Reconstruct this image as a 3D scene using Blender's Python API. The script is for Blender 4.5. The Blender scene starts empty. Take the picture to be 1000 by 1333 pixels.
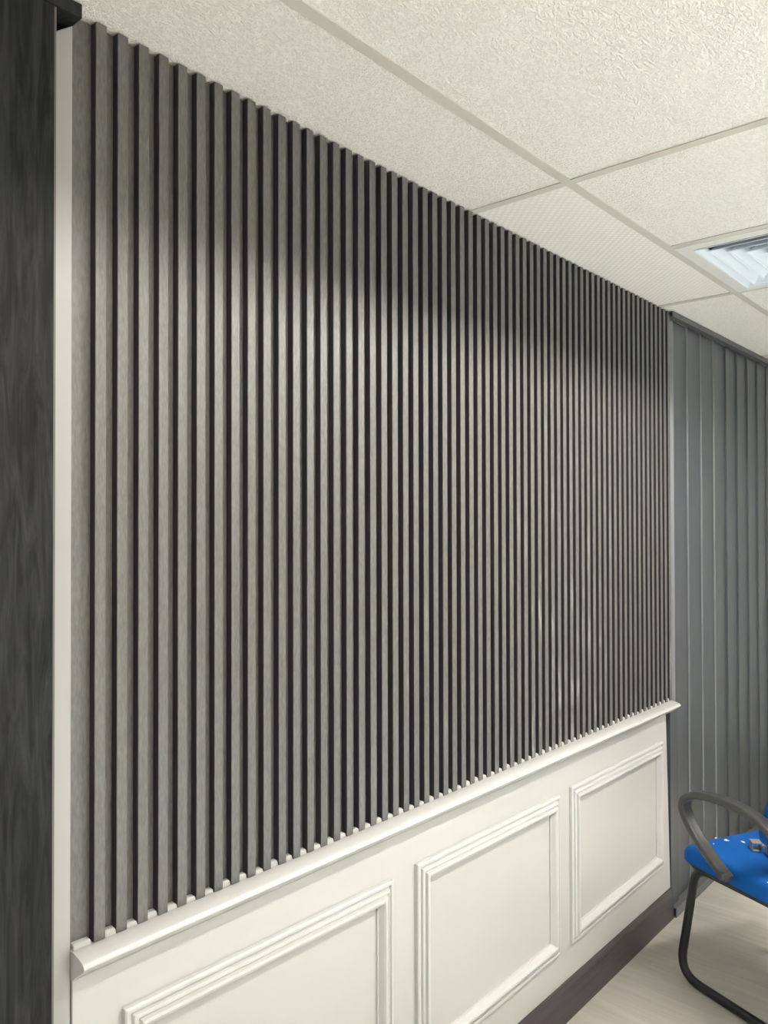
import bpy, math, random
from mathutils import Vector, Matrix
random.seed(4)
scene = bpy.context.scene
COL = scene.collection
PI = math.pi

K = (.3, .65, 2.8, .1, 1.5, 2.2, .38)     # dimming of the lamps: louvred row, rear louvred row, added warm and cool fill spots, added window light
# ------------------------------------------------------------------ layout
D = 1.1646        # front plane of the slats (y); the camera stands at x = y = 0
H = 2.265         # ceiling height
EYE = 1.4735
WALL = 1.192      # plane of the wall that carries the cladding
XL = 0.609        # left end of cladding, rail and wainscot
RIB_W, RIB_D = 0.0188, 0.015

def rib_x(n):     # left edge of rib n
    return 0.644094 + 0.03833549*n - 3.7044e-5*n*n + 4.8191e-7*n**3
NR = 62
def slat_foot(x): return 0.8185 - 0.0072*(x-0.64)

# ------------------------------------------------------------------ helpers
class MB:
    def __init__(s): s.v, s.f, s.mi = [], [], []
    def add(s, vs, fs, m=0):
        o = len(s.v); s.v += [tuple(v) for v in vs]
        for f in fs: s.f.append([o+i for i in f]); s.mi.append(m)
    def box(s, a, b, m=0):
        x0,y0,z0 = a; x1,y1,z1 = b
        s.add([(x0,y0,z0),(x1,y0,z0),(x1,y1,z0),(x0,y1,z0),(x0,y0,z1),(x1,y0,z1),(x1,y1,z1),(x0,y1,z1)],
              [(0,3,2,1),(4,5,6,7),(0,1,5,4),(1,2,6,5),(2,3,7,6),(3,0,4,7)], m)
    def sweep(s, rings, closed=False, caps=True, m=0):
        n = len(rings[0]); o = len(s.v)
        for r in rings: s.v += [tuple(p) for p in r]
        k = len(rings)
        for i in range(k if closed else k-1):
            a, b = o+i*n, o+((i+1) % k)*n
            for j in range(n):
                j2 = (j+1) % n
                s.f.append([a+j, a+j2, b+j2, b+j]); s.mi.append(m)
        if caps and not closed:
            s.f.append([o+j for j in range(n)][::-1]); s.mi.append(m)
            s.f.append([o+(k-1)*n+j for j in range(n)]); s.mi.append(m)
    def tube(s, pts, r, seg=14, closed=False, m=0):
        pts = [Vector(p) for p in pts]; rings = []
        k = len(pts); up = None
        for i, p in enumerate(pts):
            if closed: t = pts[(i+1) % k]-pts[i-1]
            else: t = pts[min(i+1, k-1)]-pts[max(i-1, 0)]
            t.normalize()
            if up is None:
                up = t.orthogonal().normalized()
            up = (up - t*up.dot(t)).normalized()
            w = t.cross(up)
            rings.append([p+(up*math.cos(2*PI*j/seg)+w*math.sin(2*PI*j/seg))*r for j in range(seg)])
        s.sweep(rings, closed, True, m)
    def build(s, name, mats, parent=None, smooth=False, bevel=0, seg=2, auto=None):
        me = bpy.data.meshes.new(name); me.from_pydata(s.v, [], s.f)
        if not isinstance(mats, (list, tuple)): mats = [mats]
        for m in mats: me.materials.append(m)
        for p, i in zip(me.polygons, s.mi):
            p.material_index = i; p.use_smooth = smooth
        import bmesh
        b = bmesh.new(); b.from_mesh(me); bmesh.ops.recalc_face_normals(b, faces=b.faces)
        if smooth and auto:
            for e in b.edges:
                if len(e.link_faces) == 2 and e.calc_face_angle(0) > math.radians(auto): e.smooth = False
        b.to_mesh(me); b.free(); me.update()
        o = bpy.data.objects.new(name, me); COL.objects.link(o)
        if parent: o.parent = parent
        if bevel:
            bm = o.modifiers.new('bevel', 'BEVEL'); bm.width = bevel; bm.segments = seg; bm.limit_method = 'ANGLE'
            bm.angle_limit = math.radians(35); bm.harden_normals = False
        return o

def tag(o, label=None, cat=None, group=None, kind=None):
    if label: o['label'] = label
    if cat: o['category'] = cat
    if group: o['group'] = group
    if kind: o['kind'] = kind
    return o
def empty(name, loc=(0, 0, 0), rz=0):
    o = bpy.data.objects.new(name, None); COL.objects.link(o); o.location = loc
    o.rotation_euler = (0, 0, rz); o.empty_display_size = .1
    return o
def boxo(name, a, b, m, parent=None, bevel=0):
    q = MB(); q.box(a, b); return q.build(name, m, parent, bevel=bevel)
def catmull(pts, n=8):
    P = [Vector(p) for p in pts]; P = [P[0]*2-P[1]]+P+[P[-1]*2-P[-2]]; out = []
    for i in range(1, len(P)-2):
        a, b, c, d = P[i-1:i+3]
        for k in range(n):
            t = k/n
            out.append(.5*((2*b)+(c-a)*t+(2*a-5*b+4*c-d)*t*t+(3*b-a-3*c+d)*t**3))
    return out+[P[-2]]

# ------------------------------------------------------------------ materials
def srgb(r, g, b):
    f = lambda c: (c/255/12.92 if c/255 <= .04045 else ((c/255+.055)/1.055)**2.4)
    return (f(r), f(g), f(b), 1)
class NT:
    def __init__(s, name, color=(.5, .5, .5, 1), rough=.5, metal=0, spec=.5):
        s.m = bpy.data.materials.new(name); s.m.use_nodes = True
        s.t = s.m.node_tree; s.b = s.t.nodes['Principled BSDF']
        s.b.inputs['Base Color'].default_value = color; s.b.inputs['Roughness'].default_value = rough
        s.b.inputs['Metallic'].default_value = metal; s.b.inputs['Specular IOR Level'].default_value = spec
        s.co = None
    def n(s, typ, **kw):
        o = s.t.nodes.new(typ)
        for k, v in kw.items():
            if k.startswith('i_'):
                o.inputs[k[2:].replace('_', ' ')].default_value = v
            else: setattr(o, k, v)
        return o
    def l(s, a, b): s.t.links.new(a, b)
    def coord(s, scale=(1, 1, 1), rot=(0, 0, 0)):
        tc = s.n('ShaderNodeTexCoord'); mp = s.n('ShaderNodeMapping')
        mp.inputs['Scale'].default_value = scale; mp.inputs['Rotation'].default_value = rot
        s.l(tc.outputs['Object'], mp.inputs['Vector']); return mp.outputs['Vector']
    def noise(s, scale, vec, detail=3, rough=.5, dist=0):
        t = s.n('ShaderNodeTexNoise'); t.inputs['Scale'].default_value = scale; t.inputs['Detail'].default_value = detail
        t.inputs['Roughness'].default_value = rough; t.inputs['Distortion'].default_value = dist
        s.l(vec, t.inputs['Vector']); return t.outputs['Fac']
    def ramp(s, fac, stops):
        r = s.n('ShaderNodeValToRGB'); e = r.color_ramp.elements
        while len(e) < len(stops): e.new(.5)
        for x, (p, c) in zip(e, stops): x.position = p; x.color = c
        s.l(fac, r.inputs['Fac']); return r.outputs['Color']
    def mix(s, fac, a, b, typ='MIX'):
        m = s.n('ShaderNodeMix', data_type='RGBA', blend_type=typ)
        for sock, v in ((m.inputs[0], fac), (m.inputs[6], a), (m.inputs[7], b)):
            if hasattr(v, 'links'): s.l(v, sock)
            else: sock.default_value = v
        return m.outputs[2]
    def math(s, op, a, b=0.0):
        m = s.n('ShaderNodeMath', operation=op)
        for sock, v in ((m.inputs[0], a), (m.inputs[1], b)):
            if hasattr(v, 'links'): s.l(v, sock)
            else: sock.default_value = v
        return m.outputs[0]
    def bump(s, h, strength=.3, dist=.001):
        b = s.n('ShaderNodeBump'); b.inputs['Strength'].default_value = strength; b.inputs['Distance'].default_value = dist
        s.l(h, b.inputs['Height']); s.l(b.outputs['Normal'], s.b.inputs['Normal'])
    def col(s, c): s.l(c, s.b.inputs['Base Color'])
g = lambda v, w=0, u=0: (v+w, v, v+u, 1)

def m_slat(name, lo, hi, rough=.52, dust=True):
    t = NT(name, rough=rough, spec=.8)
    v = t.coord((70, 70, 3)); a = t.noise(1, v, 4, .6, .4)
    v2 = t.coord((260, 60, 60), (0, math.radians(38), 0)); b = t.noise(1, v2, 2, .6)   # fine slanting scratches
    base = t.ramp(a, [(.25, lo), (.75, hi)])
    base = t.mix(.55, base, t.ramp(b, [(.34, lo), (.66, hi)]))
    if dust:  # plaster dust smudged on the ribs
        d = t.noise(1, t.coord((45, 45, 7)), 3, .6); e = t.noise(1.6, t.coord(), 2)
        mk = t.math('MULTIPLY', t.ramp(d, [(.55, g(0)), (.70, g(1))]), t.ramp(e, [(.42, g(0)), (.56, g(.42))]))
        sx = t.n('ShaderNodeSeparateXYZ'); t.l(t.coord(), sx.inputs[0])      # mostly rubbed on towards the far, lower part
        mk = t.math('MULTIPLY', mk, t.ramp(t.math('MULTIPLY', sx.outputs[0], .33), [(.40, g(.08)), (.62, g(1))]))
        mk = t.math('MULTIPLY', mk, t.ramp(t.math('MULTIPLY', sx.outputs[2], .4), [(.50, g(1)), (.66, g(.12))]))
        base = t.mix(mk, base, (.42, .41, .39, 1))
    t.col(base); t.bump(b, .25, .0006)
    return t.m
M = {}
M['slat'] = m_slat('charcoal_oak_slat', (.058, .0565, .052, 1), (.127, .1245, .114, 1))
M['groove'] = NT('shaded_rib_side', (.022, .022, .024, 1), .6).m  # shade between the ribs painted onto their side faces
def m_board(name, lo, hi, sc=(26, 26, 1.4), dist=1.2, rough=.45, spec=.45, st=(.32, .72)):
    t = NT(name, rough=rough, spec=spec)
    a = t.noise(1, t.coord(sc), 6, .65, dist); b = t.noise(1, t.coord((150, 150, 4)), 3, .6)
    c = t.ramp(a, [(st[0], lo), (st[1], hi)]); c = t.mix(.3, c, t.ramp(b, [(.3, lo), (.75, hi)]))
    t.col(c); t.bump(b, .15, .0005); return t.m
M['black_wood'] = m_board('black_wood_grain', (.006, .006, .0063, 1), (.034, .034, .033, 1), (42, 42, 5), 1.6, .6, .15, (.40, .66))
M['dark_board'] = m_board('dark_grey_board', (.027, .033, .043, 1), (.053, .062, .077, 1), (40, 40, 1.2), .5, .34, .8)
M['lit_edge'] = NT('lit_board_edge', (.27, .28, .285, 1), .4).m  # light on the left board edges painted in as stepped greys
M['dim_lit_edge'] = NT('dim_lit_board_edge', (.09, .095, .105, 1), .4).m
M['most_lit_edge'] = NT('most_lit_board_edge', (.42, .43, .425, 1), .4).m
def m_white(name, c, rough=.35, amt=.04):
    t = NT(name, rough=rough, spec=.5)
    a = t.noise(3, t.coord(), 4, .6)
    t.col(t.ramp(a, [(.3, (c[0]*(1-amt), c[1]*(1-amt), c[2]*(1-amt*1.4), 1)), (.7, c)]))
    b = t.noise(90, t.coord(), 2); t.bump(b, .05, .0005); return t.m
M['white_paint'] = m_white('white_satin_paint', (.475, .465, .444, 1))
M['white_trim'] = m_white('white_moulding_paint', (.52, .513, .497, 1), .3, .02)
M['jamb_paint'] = m_white('grey_white_jamb_paint', (.34, .332, .328, 1), .35, .06)
M['wall_paint'] = m_white('plain_wall_paint', (.72, .71, .68, 1), .6, .02)
M['filler'] = m_white('white_filler', (.46, .45, .43, 1), .6, .05)
M['edge_strip'] = NT('beige_edge_strip', (.12, .108, .10, 1), .4).m
def m_tile(name, kind):
    t = NT(name, rough=.62, spec=.3)
    v = t.coord()
    if kind == 'wrinkle':
        n1 = t.noise(125, t.coord((1, 1.5, 1), (0, 0, .5)), 2, .5, .9)
        h = t.ramp(n1, [(.40, g(0)), (.60, g(1))])
    else:
        w1 = t.n('ShaderNodeTexWave', wave_type='BANDS', bands_direction='DIAGONAL'); w1.inputs['Scale'].default_value = 26
        w1.inputs['Distortion'].default_value = .6
        t.l(v, w1.inputs['Vector'])
        w2 = t.n('ShaderNodeTexWave', wave_type='BANDS', bands_direction='DIAGONAL'); w2.inputs['Scale'].default_value = 26
        w2.inputs['Distortion'].default_value = .6
        t.l(t.coord((1, -1, 1)), w2.inputs['Vector'])
        h = t.math('MULTIPLY', w1.outputs['Fac'], w2.outputs['Fac'])
    big = t.noise(2.2, v, 2)
    c = t.ramp(big, [(.3, (.82, .797, .738, 1)), (.7, (.85, .828, .772, 1))])
    c = t.mix(.75, c, t.mix(h, (.765, .742, .685, 1), (.90, .88, .83, 1)))
    t.col(c); t.bump(h, .65, .0026 if kind == 'wrinkle' else .0016); return t.m
M['tile'] = m_tile('wrinkle_embossed_tile', 'wrinkle')
M['tile_diamond'] = m_tile('diamond_embossed_tile', 'diamond')
M['tee'] = NT('cream_grid_bar', (.56, .535, .47, 1), .5).m
M['void'] = NT('ceiling_void', (.10, .10, .10, 1), .8).m
def m_floor():
    t = NT('pale_grey_wood_vinyl', rough=.5, spec=.35)
    br = t.n('ShaderNodeTexBrick'); br.offset = .37; br.inputs['Scale'].default_value = 1
    br.inputs['Brick Width'].default_value = 1.2; br.inputs['Row Height'].default_value = .18
    br.inputs['Mortar Size'].default_value = .0008; br.inputs['Bias'].default_value = 0
    br.inputs['Color1'].default_value = (.0, .0, .0, 1); br.inputs['Color2'].default_value = (1, 1, 1, 1)
    br.inputs['Mortar'].default_value = (.4, .4, .4, 1)
    t.l(t.coord((1, 1, 1), (0, 0, PI/2)), br.inputs['Vector'])
    a = t.noise(1, t.coord((14, 1.6, 1)), 5, .6, 1.0); b = t.noise(1, t.coord((90, 5, 1)), 4, .65, .3)
    c = t.ramp(a, [(.28, (.325, .300, .262, 1)), (.5, (.40, .375, .33, 1)), (.74, (.50, .475, .43, 1))])
    c = t.mix(.35, c, t.ramp(b, [(.3, (.33, .305, .27, 1)), (.7, (.48, .455, .41, 1))]))
    c = t.mix(.10, c, t.mix(br.outputs['Color'], (.30, .28, .25, 1), (.52, .50, .46, 1)))
    sp = t.noise(55, t.coord(), 2, .5)       # specks of plaster dropped on the floor
    c = t.mix(t.ramp(sp, [(.78, g(0)), (.80, g(.8))]), c, (.72, .69, .62, 1))
    t.col(c); t.bump(b, .08, .0006); return t.m
M['floor'] = m_floor()
def m_skirt():
    t = NT('dark_brown_skirting', rough=.4)
    a = t.noise(1, t.coord((3, 30, 60)), 5, .6, .8)
    t.col(t.ramp(a, [(.3, (.034, .027, .029, 1)), (.7, (.066, .053, .056, 1))])); return t.m
M['skirt'] = m_skirt()
def m_metal(name, c, rough, metal=0, amt=.2):
    t = NT(name, rough=rough, metal=metal)
    a = t.noise(30, t.coord(), 3); t.col(t.ramp(a, [(.3, tuple(x*(1-amt) for x in c[:3])+(1,)), (.7, c)])); return t.m
M['track'] = m_metal('grey_track_plastic', (.13, .13, .135, 1), .4)
M['top_track'] = m_metal('charcoal_track', (.075, .075, .08, 1), .4)
M['diffuser'] = m_metal('daylight_tinted_blade', (.74, .79, .85, 1), .4, 0, .03)  # white enamel with the blue of outdoor light painted in
M['flange'] = m_metal('white_enamel_flange', (.74, .73, .69, 1), .4, 0, .04)
M['duct'] = NT('grey_duct', (.10, .105, .115, 1), .6).m
def m_fabric():
    t = NT('royal_blue_fabric', rough=.85, spec=.2)
    a = t.noise(700, t.coord(), 2); b = t.noise(14, t.coord(), 3)
    c = t.ramp(a, [(.3, (.003, .075, .31, 1)), (.7, (.006, .115, .43, 1))])
    c = t.mix(t.ramp(b, [(.62, g(0)), (.8, g(.10))]), c, (.08, .22, .55, 1))   # chalky wear
    t.b.inputs['Sheen Weight'].default_value = .05; t.b.inputs['Sheen Tint'].default_value = (.1, .4, 1, 1)
    t.col(c); t.bump(a, .35, .0006); return t.m
M['fabric'] = m_fabric()
M['arm'] = m_metal('black_arm_plastic', (.055, .053, .050, 1), .36, 0, .2)
M['tube'] = m_metal('black_powder_coat', (.008, .0085, .011, 1), .42, 0, .2)
M['pan'] = NT('black_seat_pan', (.012, .013, .02, 1), .5).m
M['offcut'] = m_metal('grey_profile_plastic', (.30, .27, .245, 1), .5, 0, .25)
M['crumb'] = NT('white_plaster_crumb', (.78, .80, .82, 1), .8).m
M['louvre'] = NT('black_louvre', (.02, .02, .02, 1), .7).m
def m_emit(name, c, s):
    m = bpy.data.materials.new(name); m.use_nodes = True; t = m.node_tree; t.nodes.clear()
    e = t.nodes.new('ShaderNodeEmission'); e.inputs[0].default_value = c; e.inputs[1].default_value = s
    o = t.nodes.new('ShaderNodeOutputMaterial'); t.links.new(e.outputs[0], o.inputs[0]); return m
LAMP = 225
WARM, COOL = (1, .92, .79), (.68, .85, 1)
FILL_SPOTS = [(-.2, -1.3, 700, WARM), (.8, -1.2, 700, WARM), (.3, -2.2, 700, WARM), (1.7, -.7, 750, COOL), (1.6, -1.7, 750, COOL), (3.0, -1.1, 900, COOL), (2.6, -2.2, 800, COOL), (3.6, -.05, 420, WARM)]  # added fill spots: position, power, tint
def m_lamp(k): return m_emit('lit_tube', (1, .955, .895, 1), LAMP*3*k)

# ------------------------------------------------------------------ room shell
X0, X1, Y0 = -2.0, 5.6, -3.2
def struct(o): o['kind'] = 'structure'; return o
struct(boxo('floor', (X0-.1, Y0-.1, -.08), (X1+.1, WALL+.12, 0), M['floor']))
struct(boxo('wall_back', (XL-.002, WALL, 0), (X1+.1, WALL+.12, H+.12), M['wall_paint']))
WY0, WY1, WZ0, WZ1 = -1.7, .5, .9, 2.1
q = MB()
q.box((X0-.1, Y0-.1, 0), (X0, WY0, H+.12)); q.box((X0-.1, WY1, 0), (X0, WALL+.12, H+.12))
q.box((X0-.1, WY0, 0), (X0, WY1, WZ0)); q.box((X0-.1, WY0, WZ1), (X0, WY1, H+.12))
struct(q.build('wall_left', M['wall_paint']))
wn = struct(empty('fill_window_1', (X0-.05, 0, 0)))  # unseen window added to bring fill light from the left
q = MB()
for y in (WY0+.02, (WY0+WY1)/2, WY1-.02): q.box((-.02, y-.02, WZ0), (.02, y+.02, WZ1))
for z in (WZ0, WZ1-.04): q.box((-.02, WY0, z), (.02, WY1, z+.04))
q.build('fill_window_frame', M['white_trim'], wn)
ld = bpy.data.lights.new('window_fill', 'AREA'); ld.shape = 'RECTANGLE'; ld.size = 2.4; ld.size_y = 1.5; ld.energy = 90*K[6]; ld.color = (.92, .97, 1)  # area lamp added outside the made-up window as fill
lo = bpy.data.objects.new('window_fill', ld); COL.objects.link(lo); lo.location = (X0-.35, (WY0+WY1)/2, 1.5); lo.rotation_euler = (PI/2, 0, -PI/2)
struct(boxo('wall_right', (X1, Y0-.1, 0), (X1+.1, WALL, H+.12), M['wall_paint']))
struct(boxo('wall_front', (X0, Y0-.1, 0), (X1, Y0, H+.12), M['wall_paint']))
struct(boxo('wall_alcove', (X0, WALL+.065, 0), (XL-.002, WALL+.12, H+.12), M['wall_paint']))

# ceiling: slab, exposed grid bars and lay-in tiles
ceil = struct(empty('ceiling', (0, 0, H)))
boxo('ceiling_slab', (X0, Y0, .085), (X1, WALL+.065, .12), M['void'], ceil)
TX = [1.685+.6*k for k in range(-6, 7)]          # cross bar lines
TY = [.897-.6*k for k in range(0, 7)]            # main bar lines
BW = .012
def bar(a, b):
    q = MB(); q.box((a[0], a[1], 0), (b[0], b[1], .0025)); 
    return q.build('grid_bar', M['tee'], ceil)
for y in TY: bar((X0, y-BW), (X1, y+BW))
wall_cols = [1.685+1.2*k for k in range(-3, 4)]
cells = []
LIGHTS = [(-.415, -.003, K[0]), (.785, -.003, K[1]), (1.985, -.003, K[2]), (.785, -1.803, K[3]), (1.985, -1.803, K[3]), (3.185, -1.803, K[3]), (3.185, -.603, 1.1)]
DIFF = (2.585, .597)
def is_open(cx, cy):
    return any(abs(cx-lx) < .1 and abs(cy-ly) < .1 for lx, ly, *_ in LIGHTS+[DIFF])
# the cut row along the wall, in 1.2 m tiles
xs = [X0]+[x for x in wall_cols if X0 < x < X1]+[X1]
for i in range(len(xs)-1):
    a, b = xs[i], xs[i+1]
    if i: bar((a-BW, TY[0]+BW), (a+BW, WALL-.001))
    cells.append((a, TY[0], b, WALL+.012-.001, 'tile_diamond' if abs(a-1.685) < .01 else 'tile'))
# the square rows
for r in range(len(TY)-1):
    yb, yt = TY[r+1], TY[r]
    lines = [X0]+[x for x in TX if X0+.05 < x < X1-.05]+[X1]
    if r == 0: lines = [x for x in lines if abs(x-1.085) > .01]       # one long tile in the picture's near row
    for i in range(len(lines)-1):
        a, b = lines[i], lines[i+1]
        if i: bar((a-BW, yb+BW), (a+BW, yt-BW))
        if not is_open((a+b)/2, (yb+yt)/2): cells.append((a, yb, b, yt, 'tile'))
cells.append((X0, Y0-.012, X1, TY[-1], 'tile'))
for a, b, c, d, k in cells:
    q = MB(); e = BW-.006; q.box((a+e, b+e, .0032), (c-e, d-e, .015)); q.build('ceiling_tile', M[k], ceil, bevel=.0012, seg=1)

# ------------------------------------------------------------------ louvred ceiling lights (real fixtures, just out of the picture)
def louvre_light(cx, cy, k):
    lamp = m_lamp(k)
    t = empty('ceiling_light', (cx, cy, H))
    q = MB(); q.box((-.285, -.285, .075), (.285, .285, .08))
    for s in (-1, 1):
        q.box((s*.285-.004, -.285, .003), (s*.285+.004, .285, .08)); q.box((-.285, s*.285-.004, .003), (.285, s*.285+.004, .08))
    q.build('housing', M['louvre'], t)
    q = MB()
    for s in (-1, 1): q.box((-.281, s*.09-.002, .0035), (.281, s*.09+.002, .06))
    for x in (-.1, .1): q.box((x-.002, -.088, .003), (x+.002, .088, .02))
    q.build('louvre', M['louvre'], t)
    for s in (-1, 1): boxo('cover_plate', (-.281, s*.1875-.0955, .003), (.281, s*.1875+.0955, .006), M['flange'], t)
    for y in (0,):
        q = MB(); q.tube([(-.275, y, .0315), (.275, y, .0315)], .006, 10); q.build('lamp_tube', lamp, t)
    return t
for lx, ly, lk in LIGHTS:
    t = louvre_light(lx, ly, lk)
    tag(t, 'square louvred ceiling light with lit tubes set in the ceiling grid', 'ceiling light', 'louvred ceiling lights')

# unseen spots added over mid-room to bounce fill light off the floor
def fill_spot(x, y, power, color):
    t = tag(empty('fill_spot', (x, y, H)), 'small round unseen fill spot added in the ceiling away from the wall', 'ceiling light', 'added fill spots')
    q = MB(); q.sweep([[(r*math.cos(2*PI*k/24), r*math.sin(2*PI*k/24), z) for k in range(24)] for r, z in ((.075, .0), (.06, -.004), (.052, .0), (.045, .028), (.08, .03))], closed=True)
    q.build('trim_ring', M['flange'], t, smooth=True, auto=30)
    ld = bpy.data.lights.new('fill_spot_lamp', 'SPOT'); ld.energy = power; ld.color = color; ld.spot_size = math.radians(58); ld.spot_blend = .9; ld.shadow_soft_size = .03
    lo = bpy.data.objects.new('fill_spot_lamp', ld); COL.objects.link(lo); lo.parent = t; lo.location = (0, 0, -.006)
for x, y, p, c in FILL_SPOTS: fill_spot(x, y, p*(K[4] if c is WARM else K[5]), c)

# ------------------------------------------------------------------ square air diffuser
df = tag(empty('air_diffuser', (DIFF[0], DIFF[1], H)), 'square white four-way air diffuser with nested blades set in the ceiling grid', 'air vent')
def ring(q, so, zo, si, zi, th):
    # a square cone frustum of sheet: outer half-size so at height zo, inner half-size si at height zi
    sg = [(-1, -1), (1, -1), (1, 1), (-1, 1)]
    R = [[(a*so, b*so, zo) for a, b in sg], [(a*si, b*si, zi) for a, b in sg],
         [(a*si, b*si, zi+th) for a, b in sg], [(a*so, b*so, zo+th) for a, b in sg]]
    o = len(q.v)
    for r in R: q.v += r
    for k in range(4):
        for j in range(4):
            j2 = (j+1) % 4; k2 = (k+1) % 4
            q.f.append([o+k*4+j, o+k*4+j2, o+k2*4+j2, o+k2*4+j]); q.mi.append(0)
q = MB()
for s in (-1, 1):
    q.box((s*.2875-.0005 if s < 0 else .245, -.288, -.002), (-.245 if s < 0 else .288, .288, .004))
    q.box((-.245, s*.2875 if s < 0 else .245, -.002), (.245, -.245 if s < 0 else .2875, .004))
q.build('flange', M['flange'], df)
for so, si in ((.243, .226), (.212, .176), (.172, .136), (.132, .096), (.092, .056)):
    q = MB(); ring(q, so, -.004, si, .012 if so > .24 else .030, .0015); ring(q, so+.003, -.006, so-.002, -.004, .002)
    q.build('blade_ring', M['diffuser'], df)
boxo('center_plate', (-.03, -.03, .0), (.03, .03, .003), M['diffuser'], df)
q = MB(); q.box((-.245, -.245, .078), (.245, .245, .08))
for s in (-1, 1):
    q.box((s*.248-.003, -.248, .004), (s*.248+.003, .248, .08)); q.box((-.248, s*.248-.003, .004), (.248, s*.248+.003, .08))
q.build('duct_box', M['duct'], df)

# ------------------------------------------------------------------ fluted cladding
clad = tag(empty('slatted_wall_cladding', (0, 0, 0)), 'charcoal grey vertical ribbed wood-look cladding running from the white chair rail to the ceiling', 'wall panel')
BACK = D+RIB_D
per = 4
for b0 in range(0, NR, per):
    ns = list(range(b0, min(b0+per, NR)))
    xa = XL+.002 if b0 == 0 else rib_x(b0)-.0095
    xb = rib_x(ns[-1]+1)-.0097 if ns[-1] < NR-1 else rib_x(NR-1)+RIB_W
    prof = [(xa, BACK+.009, 0), (xa, BACK, 0)]       # x, y, material of the face that follows
    for n in ns:
        x = rib_x(n)+random.uniform(-.0003, .0003); c = .0009
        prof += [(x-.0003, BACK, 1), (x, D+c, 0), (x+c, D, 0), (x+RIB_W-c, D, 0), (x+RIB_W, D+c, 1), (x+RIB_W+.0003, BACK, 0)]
    if xb > prof[-1][0]+.0005: prof += [(xb, BACK, 0)]
    prof += [(xb if xb > prof[-1][0]-.001 else prof[-1][0], BACK+.009, 0)]
    q = MB(); k = len(prof)
    zt = H-.0005
    q.v = [(x, y, slat_foot(x)) for x, y, _ in prof]+[(x, y, zt) for x, y, _ in prof]
    for j in range(k):
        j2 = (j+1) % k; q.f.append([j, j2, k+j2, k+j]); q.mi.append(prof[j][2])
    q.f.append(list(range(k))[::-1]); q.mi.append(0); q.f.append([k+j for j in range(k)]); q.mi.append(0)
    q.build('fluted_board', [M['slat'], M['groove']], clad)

# ------------------------------------------------------------------ chair rail with filler plugs in the grooves
rail = tag(empty('chair_rail', (0, 0, 0)), 'white bullnose chair rail capping the wainscot under the ribbed cladding', 'rail')
prof = [(.0, 0.0), (.0, .0), (-.004, .001)]
RP = [(WALL-.0005, 0), (D, 0), (D-.004, .0015), (D-.022, -.0025), (D-.032, -.0055), (D-.0368, -.0095), (D-.0380, -.0135), (D-.0368, -.0155),
      (D-.0330, -.0190), (D-.0020, -.0415), (D+.0005, -.0420), (WALL-.0005, -.0420)]
rings = [[(x, y, slat_foot(x)+z-.0006) for y, z in RP] for x in (XL-.002, 1.2, 1.8, 2.4, 2.962)]
q = MB(); q.sweep(rings); q.build('rail_moulding', M['white_trim'], rail, smooth=True, auto=40)
for n in range(-1, NR-1):
    xa = XL+.003 if n < 0 else rib_x(n)+RIB_W+.0006
    xb = rib_x(n+1)-.0006
    if n < 0: xb = rib_x(0)-.004
    h = random.uniform(.0065, .010); z0 = slat_foot(xa)-.0004; fr = D+random.uniform(.0005, .003)
    c = .002
    q = MB()
    lo = [(xa, fr), (xb, fr), (xb, BACK-.0006), (xa, BACK-.0006)]
    hi = [(xa+.001, fr+.0045), (xb-.002, fr+.004), (xb-.001, BACK-.0006), (xa, BACK-.0006)]
    q.sweep([[(x, y, z0) for x, y in lo], [(x, y, z0+h*.75) for x, y in [(xa, fr+.001), (xb-.0006, fr+.001), lo[2], lo[3]]], [(x, y, z0+h) for x, y in hi]])
    q.build('groove_filler', M['filler'], rail)

# ------------------------------------------------------------------ wainscot with three picture-frame mouldings
wain = tag(empty('wainscot', (0, 0, 0)), 'white painted wainscot with rectangular picture-frame mouldings below the chair rail', 'wall panel')
def wz(x): return slat_foot(x)-.0434
q = MB()
xr_top, xr_bot = 2.915, 2.953
q.sweep([[(XL-.001, D, .0), (XL-.001, WALL-.0005, .0), (XL-.001, WALL-.0005, wz(XL)), (XL-.001, D, wz(XL))],
         [(xr_bot, D, .0), (xr_bot, WALL-.0005, .0), (xr_top, WALL-.0005, wz(xr_top)), (xr_top, D, wz(xr_top))]])
q.build('panel_board', M['white_paint'], wain, bevel=.0015)
MP = [(0, 0), (0, .009), (.003, .011), (.008, .011), (.010, .007), (.013, .007), (.015, .0125), (.020, .0145), (.022, .0115), (.0245, .0115),
      (.0265, .018), (.031, .0195), (.035, .0185), (.038, .0155), (.0445, .005), (.047, .0045), (.047, 0)]
def frame(xl, xr, ztl, ztr, zbl, zbr):
    cs = [(xl, zbl, 1, 1), (xr, zbr, -1, 1), (xr, ztr, -1, -1), (xl, ztl, 1, -1)]
    rings = []
    for x, z, sx, sz in cs: rings.append([(x+sx*u, D+.0004-h*1.08, z+sz*u) for u, h in MP])
    q = MB(); q.sweep(rings, closed=True)
    return q.build('panel_moulding', M['white_trim'], wain)
frame(.692, 1.350, .696, .681, .205, .209)
frame(1.437, 2.100, .685, .673, .208, .212)
frame(2.172, 2.864, .677, .671, .212, .220)

# ------------------------------------------------------------------ baseboard
q = MB()
BP = [(D-.0005, 0), (D-.012, 0), (D-.012, .098), (D-.010, .106), (D-.006, .111), (D-.0005, .112)]
q.sweep([[(x, y, z) for y, z in BP] for x in (XL, 2.948)])
o = struct(q.build('baseboard_back', M['skirt'], bevel=0))

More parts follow.
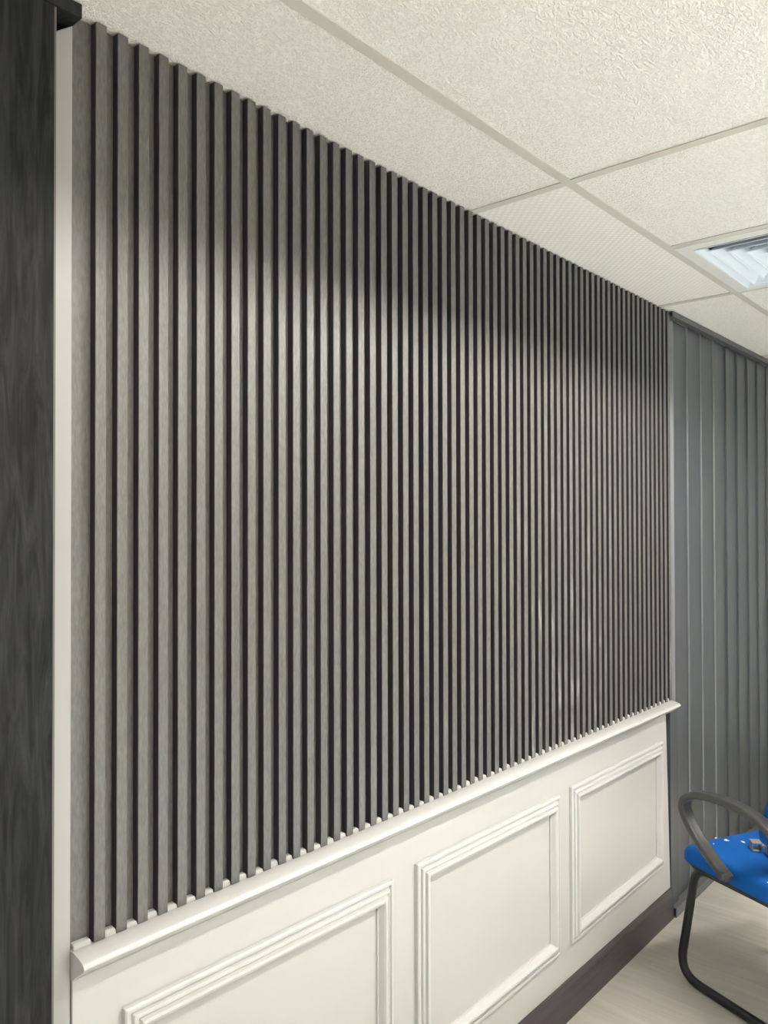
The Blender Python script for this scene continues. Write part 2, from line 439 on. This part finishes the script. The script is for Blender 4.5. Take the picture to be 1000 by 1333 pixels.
# ------------------------------------------------------------------ black wood panel and lintel at the near end
bp = tag(empty('wardrobe_side_panel', (0, 0, 0)), 'tall black wood-grain panel beside the white jamb at the near end of the cladding', 'panel')
boxo('panel_board', (-.40, D-.020, 0), (.566, D+.012, H-.022), M['black_wood'], bp)
boxo('edge_strip', (.566, D-.0195, 0), (.5698, D+.0115, H-.022), M['edge_strip'], bp, bevel=.0008)
boxo('top_board', (-.40, D-.022, H-.0215), (.6085, WALL+.06, H-.0005), M['black_wood'], bp)
q = MB()
q.sweep([[(.5725, y, 0), (XL-.0025, y, 0), (XL-.0025, y, H-.0235), (.5725, y, H-.050)] for y in (D+.003, D+.0195)])
struct(q.build('trim_1', M['jamb_paint'], bevel=.001))
boxo('recess_block', (.40, D+.020, H-.060), (XL-.0028, WALL+.06, H-.0222), M['black_wood'], bp)

# ------------------------------------------------------------------ dark board wall beyond the cladding
dk = tag(empty('dark_board_cladding', (0, 0, 0)), 'dark grey-black vertical board cladding beyond the ribbed wall, behind the blue chair', 'wall panel')
boxo('end_post', (2.9565, 1.1655, .0355), (3.030, WALL-.0005, slat_foot(2.96)-.045), M['dark_board'], dk)
boxo('corner_board', (2.9735, 1.1890, slat_foot(2.96)-.0445), (3.030, WALL-.0005, H-.022), M['dark_board'], dk)
xb = 3.0305; k = 0
while xb < X1-.02:
    w = .1505 if xb+.15 < X1 else X1-xb-.002
    st = .018 if k == 0 else .0072
    q = MB(); y1 = WALL-.0005; yf = 1.1735
    q.sweep([[(xb, yf, .036), (xb+w, yf+(.0072), .036), (xb+w, y1, .036), (xb, y1, .036)],
             [(xb, yf, H-.022), (xb+w, yf+(.0072), H-.022), (xb+w, y1, H-.022), (xb, y1, H-.022)]])
    # the exposed left edge
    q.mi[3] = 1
    q.build('cladding_board', [M['dark_board'], M['most_lit_edge'] if k < 1 else M['lit_edge'] if k < 4 else M['dim_lit_edge']], dk)  # edge light painted brightest on the first board, fading along
    xb += w+.0005; k += 1
# hollow tracks along ceiling and floor
def track(name, mat, x0, x1, y0, y1, z0, z1, th, label):
    q = MB(); o4 = [(y0, z0), (y1, z0), (y1, z1), (y0, z1)]; i4 = [(y0+th, z0+th), (y1-th, z0+th), (y1-th, z1-th), (y0+th, z1-th)]
    for ring4 in (o4, i4):
        for j in range(4):
            a, b = ring4[j], ring4[(j+1) % 4]
            q.add([(x0, *a), (x0, *b), (x1, *b), (x1, *a)], [(0, 1, 2, 3)])
    for x in (x0, x1):
        for j in range(4):
            j2 = (j+1) % 4
            q.add([(x, *o4[j]), (x, *o4[j2]), (x, *i4[j2]), (x, *i4[j])], [(0, 1, 2, 3)])
    import bmesh
    o = q.build(name, mat)
    b = bmesh.new(); b.from_mesh(o.data); bmesh.ops.remove_doubles(b, verts=b.verts, dist=1e-6); bmesh.ops.recalc_face_normals(b, faces=b.faces); b.to_mesh(o.data); b.free()
    tag(o, label, 'track'); return o
track('ceiling_track', M['top_track'], 2.972, X1-.01, D-.0145, D+.0075, H-.0215, H-.0005, .0025, 'charcoal square hollow track along the top of the dark boards under the ceiling')
track('floor_track', M['track'], 2.956, X1-.01, D-.0185, WALL-.002, .0005, .035, .003, 'grey hollow floor track at the foot of the dark boards by the corner')

# ------------------------------------------------------------------ blue visitor chair
HD = math.radians(26)
ch = tag(empty('visitor_chair', (2.6404, .6463, 0), -HD), 'royal blue upholstered visitor chair with black loop arms and bent tube frame', 'chair')
def rrect(w, d, r, n=7, cx=0, cy=0):
    out = []
    for sx, sy, a0 in ((1, 1, 0), (-1, 1, 90), (-1, -1, 180), (1, -1, 270)):
        for k in range(n+1):
            a = math.radians(a0+90*k/n)
            out.append((cx+sx*(w/2-r)+r*math.cos(a), cy+sy*(d/2-r)+r*math.sin(a)))
    return out
def slab(levels, w, d, r, zfun=None, cx=0, cy=0):
    q = MB(); rings = []
    for z, ins in levels:
        rings.append([(x, y, z+(zfun(x, y, z) if zfun else 0)) for x, y in rrect(w-2*ins, d-2*ins, max(r-ins*.6, .012), 7, cx, cy)])
    q.sweep(rings, caps=True); return q
def seat_z(x, y, z):    # waterfall front and slightly dished top
    f = max(0, (y-.10)/.12); return -.016*f*f*(1 if z > .44 else .55)-.004*math.cos(min(1, abs(x)/.275)*PI/2)*(z > .46)
SW, SD = .55, .44
q = slab([(.422, .014), (.424, .005), (.432, .0), (.452, .0), (.464, .003), (.472, .009), (.476, .018), (.478, .035), (.479, .07), (.479, .12), (.479, .17)], SW, SD, .055, seat_z)
q.build('seat_cushion', M['fabric'], ch, smooth=True)
q = slab([(.402, .03), (.404, .022), (.4215, .008), (.4225, .010)], SW, SD, .055, lambda x, y, z: -.009*max(0, (y-.10)/.12)**2)
q.build('seat_pan', M['pan'], ch, smooth=True, auto=40)
# backrest: curved pad leaning back
q = MB(); rings = []
pad = rrect(.46, .36, .06, 7)
for off, ins in ((-.020, .02), (-.018, .006), (-.008, 0), (.008, 0), (.018, .006), (.021, .02), (.022, .06), (.022, .11)):
    rg = []
    for x, z in rrect(.55-2*ins, .36-2*ins, max(.06-ins*.6, .015), 7):
        yy = -.199+off+.075*(x/.275)**2-(z+.07)*.34
        rg.append((x, yy, .74+z))
    rings.append(rg)
q.sweep(rings); q.build('backrest', M['fabric'], ch, smooth=True)
# back support plate
q = MB()
sp = catmull([(0, -.10, .400), (0, -.20, .398), (0, -.262, .44), (0, -.272, .55), (0, -.285, .68)], 6)
rings = []
for i, c in enumerate(sp):
    t = (sp[min(i+1, len(sp)-1)]-sp[max(i-1, 0)]).normalized(); nrm = Vector((1, 0, 0)).cross(t)
    rings.append([c+Vector((sx*.035, 0, 0))+nrm*s*.005 for sx, s in ((-1, -1), (1, -1), (1, 1), (-1, 1))])
q.sweep(rings); q.build('back_support', M['pan'], ch, bevel=.002)
# loop arms
AP = [(-.012, .452), (.018, .467), (.048, .486), (.079, .508), (.108, .532), (.133, .558), (.152, .584), (.160, .606), (.152, .628), (.132, .644), (.104, .655), (.060, .664),
      (.0, .668), (-.06, .666), (-.11, .657), (-.150, .642), (-.175, .622), (-.19, .598)]
def arm(s):
    q = MB(); pts = catmull([(0, y, z) for y, z in AP], 6); rings = []; K = len(pts)
    for i, c in enumerate(pts):
        t = (pts[min(i+1, K-1)]-pts[max(i-1, 0)]).normalized(); nrm = Vector((1, 0, 0)).cross(t)
        u = i/(K-1)
        hw = .021-.004*math.exp(-((u-0)/.06)**2); th = .0105+.002*math.sin(u*PI)
        ring = []
        for j in range(20):     # rounded strap with a shallow groove along its faces
            a = 2*PI*j/20; cx, cy = math.cos(a), math.sin(a)
            px = hw*math.copysign(abs(cx)**.6, cx); py = th*math.copysign(abs(cy)**.55, cy)
            if abs(cx) < .35: py *= .84
            ring.append(c+Vector((s*.297+px, 0, 0))+nrm*py)
        rings.append(ring)
    q.sweep(rings); o = q.build('armrest', M['arm'], ch, smooth=True, auto=50)
    q = MB(); q.tube([(s*.283, -.002, .458), (s*.321, -.002, .458)], .010, 14); q.build('arm_bolt_boss', M['arm'], o, smooth=True, auto=40)
    q = MB()
    q.sweep([[(s*.297+a*.017, -.176+b*.02, z) for a, b in ((-1, -1), (1, -1), (1, 1), (-1, 1))] for z in (.575, .632)]+[])
    q.sweep([[(s*x, -.188+b*.014, .60+c*.02) for b, c in ((-1, -1), (1, -1), (1, 1), (-1, 1))] for x in (.297, .235)])
    q.build('back_bracket', M['pan'], o, bevel=.004)
    return o
arm(-1); arm(1)
# cantilever frame: one bent tube
def fillet(pts, r=.06, n=7):
    P = [Vector(p) for p in pts]; out = [P[0]]
    for i in range(1, len(P)-1):
        a, b, c = P[i-1], P[i], P[i+1]; u = (a-b).normalized(); v = (c-b).normalized()
        ang = u.angle(v); d = min(r/math.tan(ang/2), (a-b).length*.48, (c-b).length*.48)
        p0, p2 = b+u*d, b+v*d
        for k in range(n+1):
            t = k/n; out.append(p0*(1-t)**2+b*2*t*(1-t)+p2*t*t)
    out.append(P[-1]); return out
R = .0135; ZF = R+.0005
path = [(-.190, -.19, .387), (-.210, .205, .387), (-.205, .285, ZF), (-.170, -.235, ZF), (.170, -.235, ZF), (.205, .285, ZF), (.210, .205, .387), (.190, -.19, .387)]
fp = fillet(path, .07, 9)
q = MB(); q.tube(fp, R, 16); fr = q.build('tube_frame', M['tube'], ch, smooth=True, auto=60)

# grey offcut of panel profile lying on the seat
off = tag(empty('profile_offcut', (0, 0, 0)), 'small grey hollow offcut of plastic profile lying on the blue seat', 'offcut')
mw = Matrix.Translation((2.6404, .6463, 0)) @ Matrix.Rotation(-HD, 4, 'Z')
pw = mw @ Vector((-.100, .042, .4770)); off.location = pw; off.rotation_euler = (0, 0, math.radians(-58))
def hollow(q, x0, x1, z0, z1, y0, y1, th=.0022):
    o4 = [(x0, z0), (x1, z0), (x1, z1), (x0, z1)]; i4 = [(x0+th, z0+th), (x1-th, z0+th), (x1-th, z1-th), (x0+th, z1-th)]
    o = len(q.v)
    for y in (y0, y1):
        for x, z in o4: q.v.append((x, y, z))
        for x, z in i4: q.v.append((x, y, z))
    for j in range(4):
        k = (j+1) % 4
        q.f += [[o+j, o+k, o+8+k, o+8+j], [o+4+j, o+4+k, o+12+k, o+12+j], [o+j, o+k, o+4+k, o+4+j], [o+8+j, o+8+k, o+12+k, o+12+j]]; q.mi += [0]*4
q = MB(); hollow(q, -.034, -.006, 0, .025, .0, .034); q.build('rib_piece', M['offcut'], off)
q = MB(); hollow(q, .0, .030, 0, .025, -.045, -.008); q.build('rib_piece', M['offcut'], off)
boxo('web', (-.0105, -.0125, .0190), (.0045, .0045, .0225), M['offcut'], off)

# white crumbs of plaster on the seat
CRUMB = ['long white plaster crumb touching a smaller one near the front of the blue seat', 'tiny white crumb nearest the front edge of the blue seat',
         'large oval white crumb on the blue seat just in front of the grey offcut', 'white fleck on the near side edge of the blue seat, away from the others',
         'faintest white fleck on the blue seat close behind the loop arm', 'short white crumb lying against the long one near the front of the blue seat']
for i, (x, y, s) in enumerate([(-.127, .165, .0050), (-.1295, .204, .0028), (-.097, .125, .0052), (-.255, -.108, .0030), (-.189, .153, .0024), (-.128, .157, .0040)]):
    q = MB(); rg = []
    for z, r in ((0, .7), (.3, 1), (.65, .8), (.9, .35)):
        rg.append([(s*1.6*r*math.cos(a)*random.uniform(.75, 1.1), s*r*math.sin(a)*random.uniform(.75, 1.1), z*s*.7) for a in [2*PI*k/8 for k in range(8)]])
    q.sweep(rg); o = q.build('plaster_crumb', M['crumb'], smooth=True)
    lz = .4792+seat_z(x, y, .479)+(.0 if abs(x) < .235 else -.004)
    o.location = mw @ Vector((x, y, lz)); o.rotation_euler = (0, 0, random.uniform(0, 3))
    tag(o, CRUMB[i], 'crumb', 'plaster crumbs on the chair seat')

# ------------------------------------------------------------------ camera
yaw, pit, rol, f = .85248, .012113, -.002253, 1038.93
fw = Vector((math.sin(yaw)*math.cos(pit), math.cos(yaw)*math.cos(pit), math.sin(pit)))
r0 = Vector((math.cos(yaw), -math.sin(yaw), 0)); u0 = r0.cross(fw)
c_, s_ = math.cos(rol), math.sin(rol)
rt = r0*c_+u0*s_; up = -r0*s_+u0*c_
cd = bpy.data.cameras.new('camera'); cam = bpy.data.objects.new('camera', cd); COL.objects.link(cam)
cd.sensor_fit = 'HORIZONTAL'; cd.sensor_width = 36; cd.lens = 36*f/1000; cd.clip_start = .02
cam.matrix_world = Matrix(((rt.x, up.x, -fw.x, 0), (rt.y, up.y, -fw.y, 0), (rt.z, up.z, -fw.z, EYE), (0, 0, 0, 1)))
scene.camera = cam

# ------------------------------------------------------------------ world and view
w = bpy.data.worlds.new('world'); scene.world = w; w.use_nodes = True
w.node_tree.nodes['Background'].inputs[0].default_value = (.6, .75, 1, 1); w.node_tree.nodes['Background'].inputs[1].default_value = .3
vs = scene.view_settings; vs.view_transform = 'Standard'; vs.look = 'None'; vs.gamma = 1; vs.use_curve_mapping = False; vs.exposure = 0.0
scene.cycles.max_bounces = 10; scene.cycles.diffuse_bounces = 7; scene.cycles.sample_clamp_indirect = 10
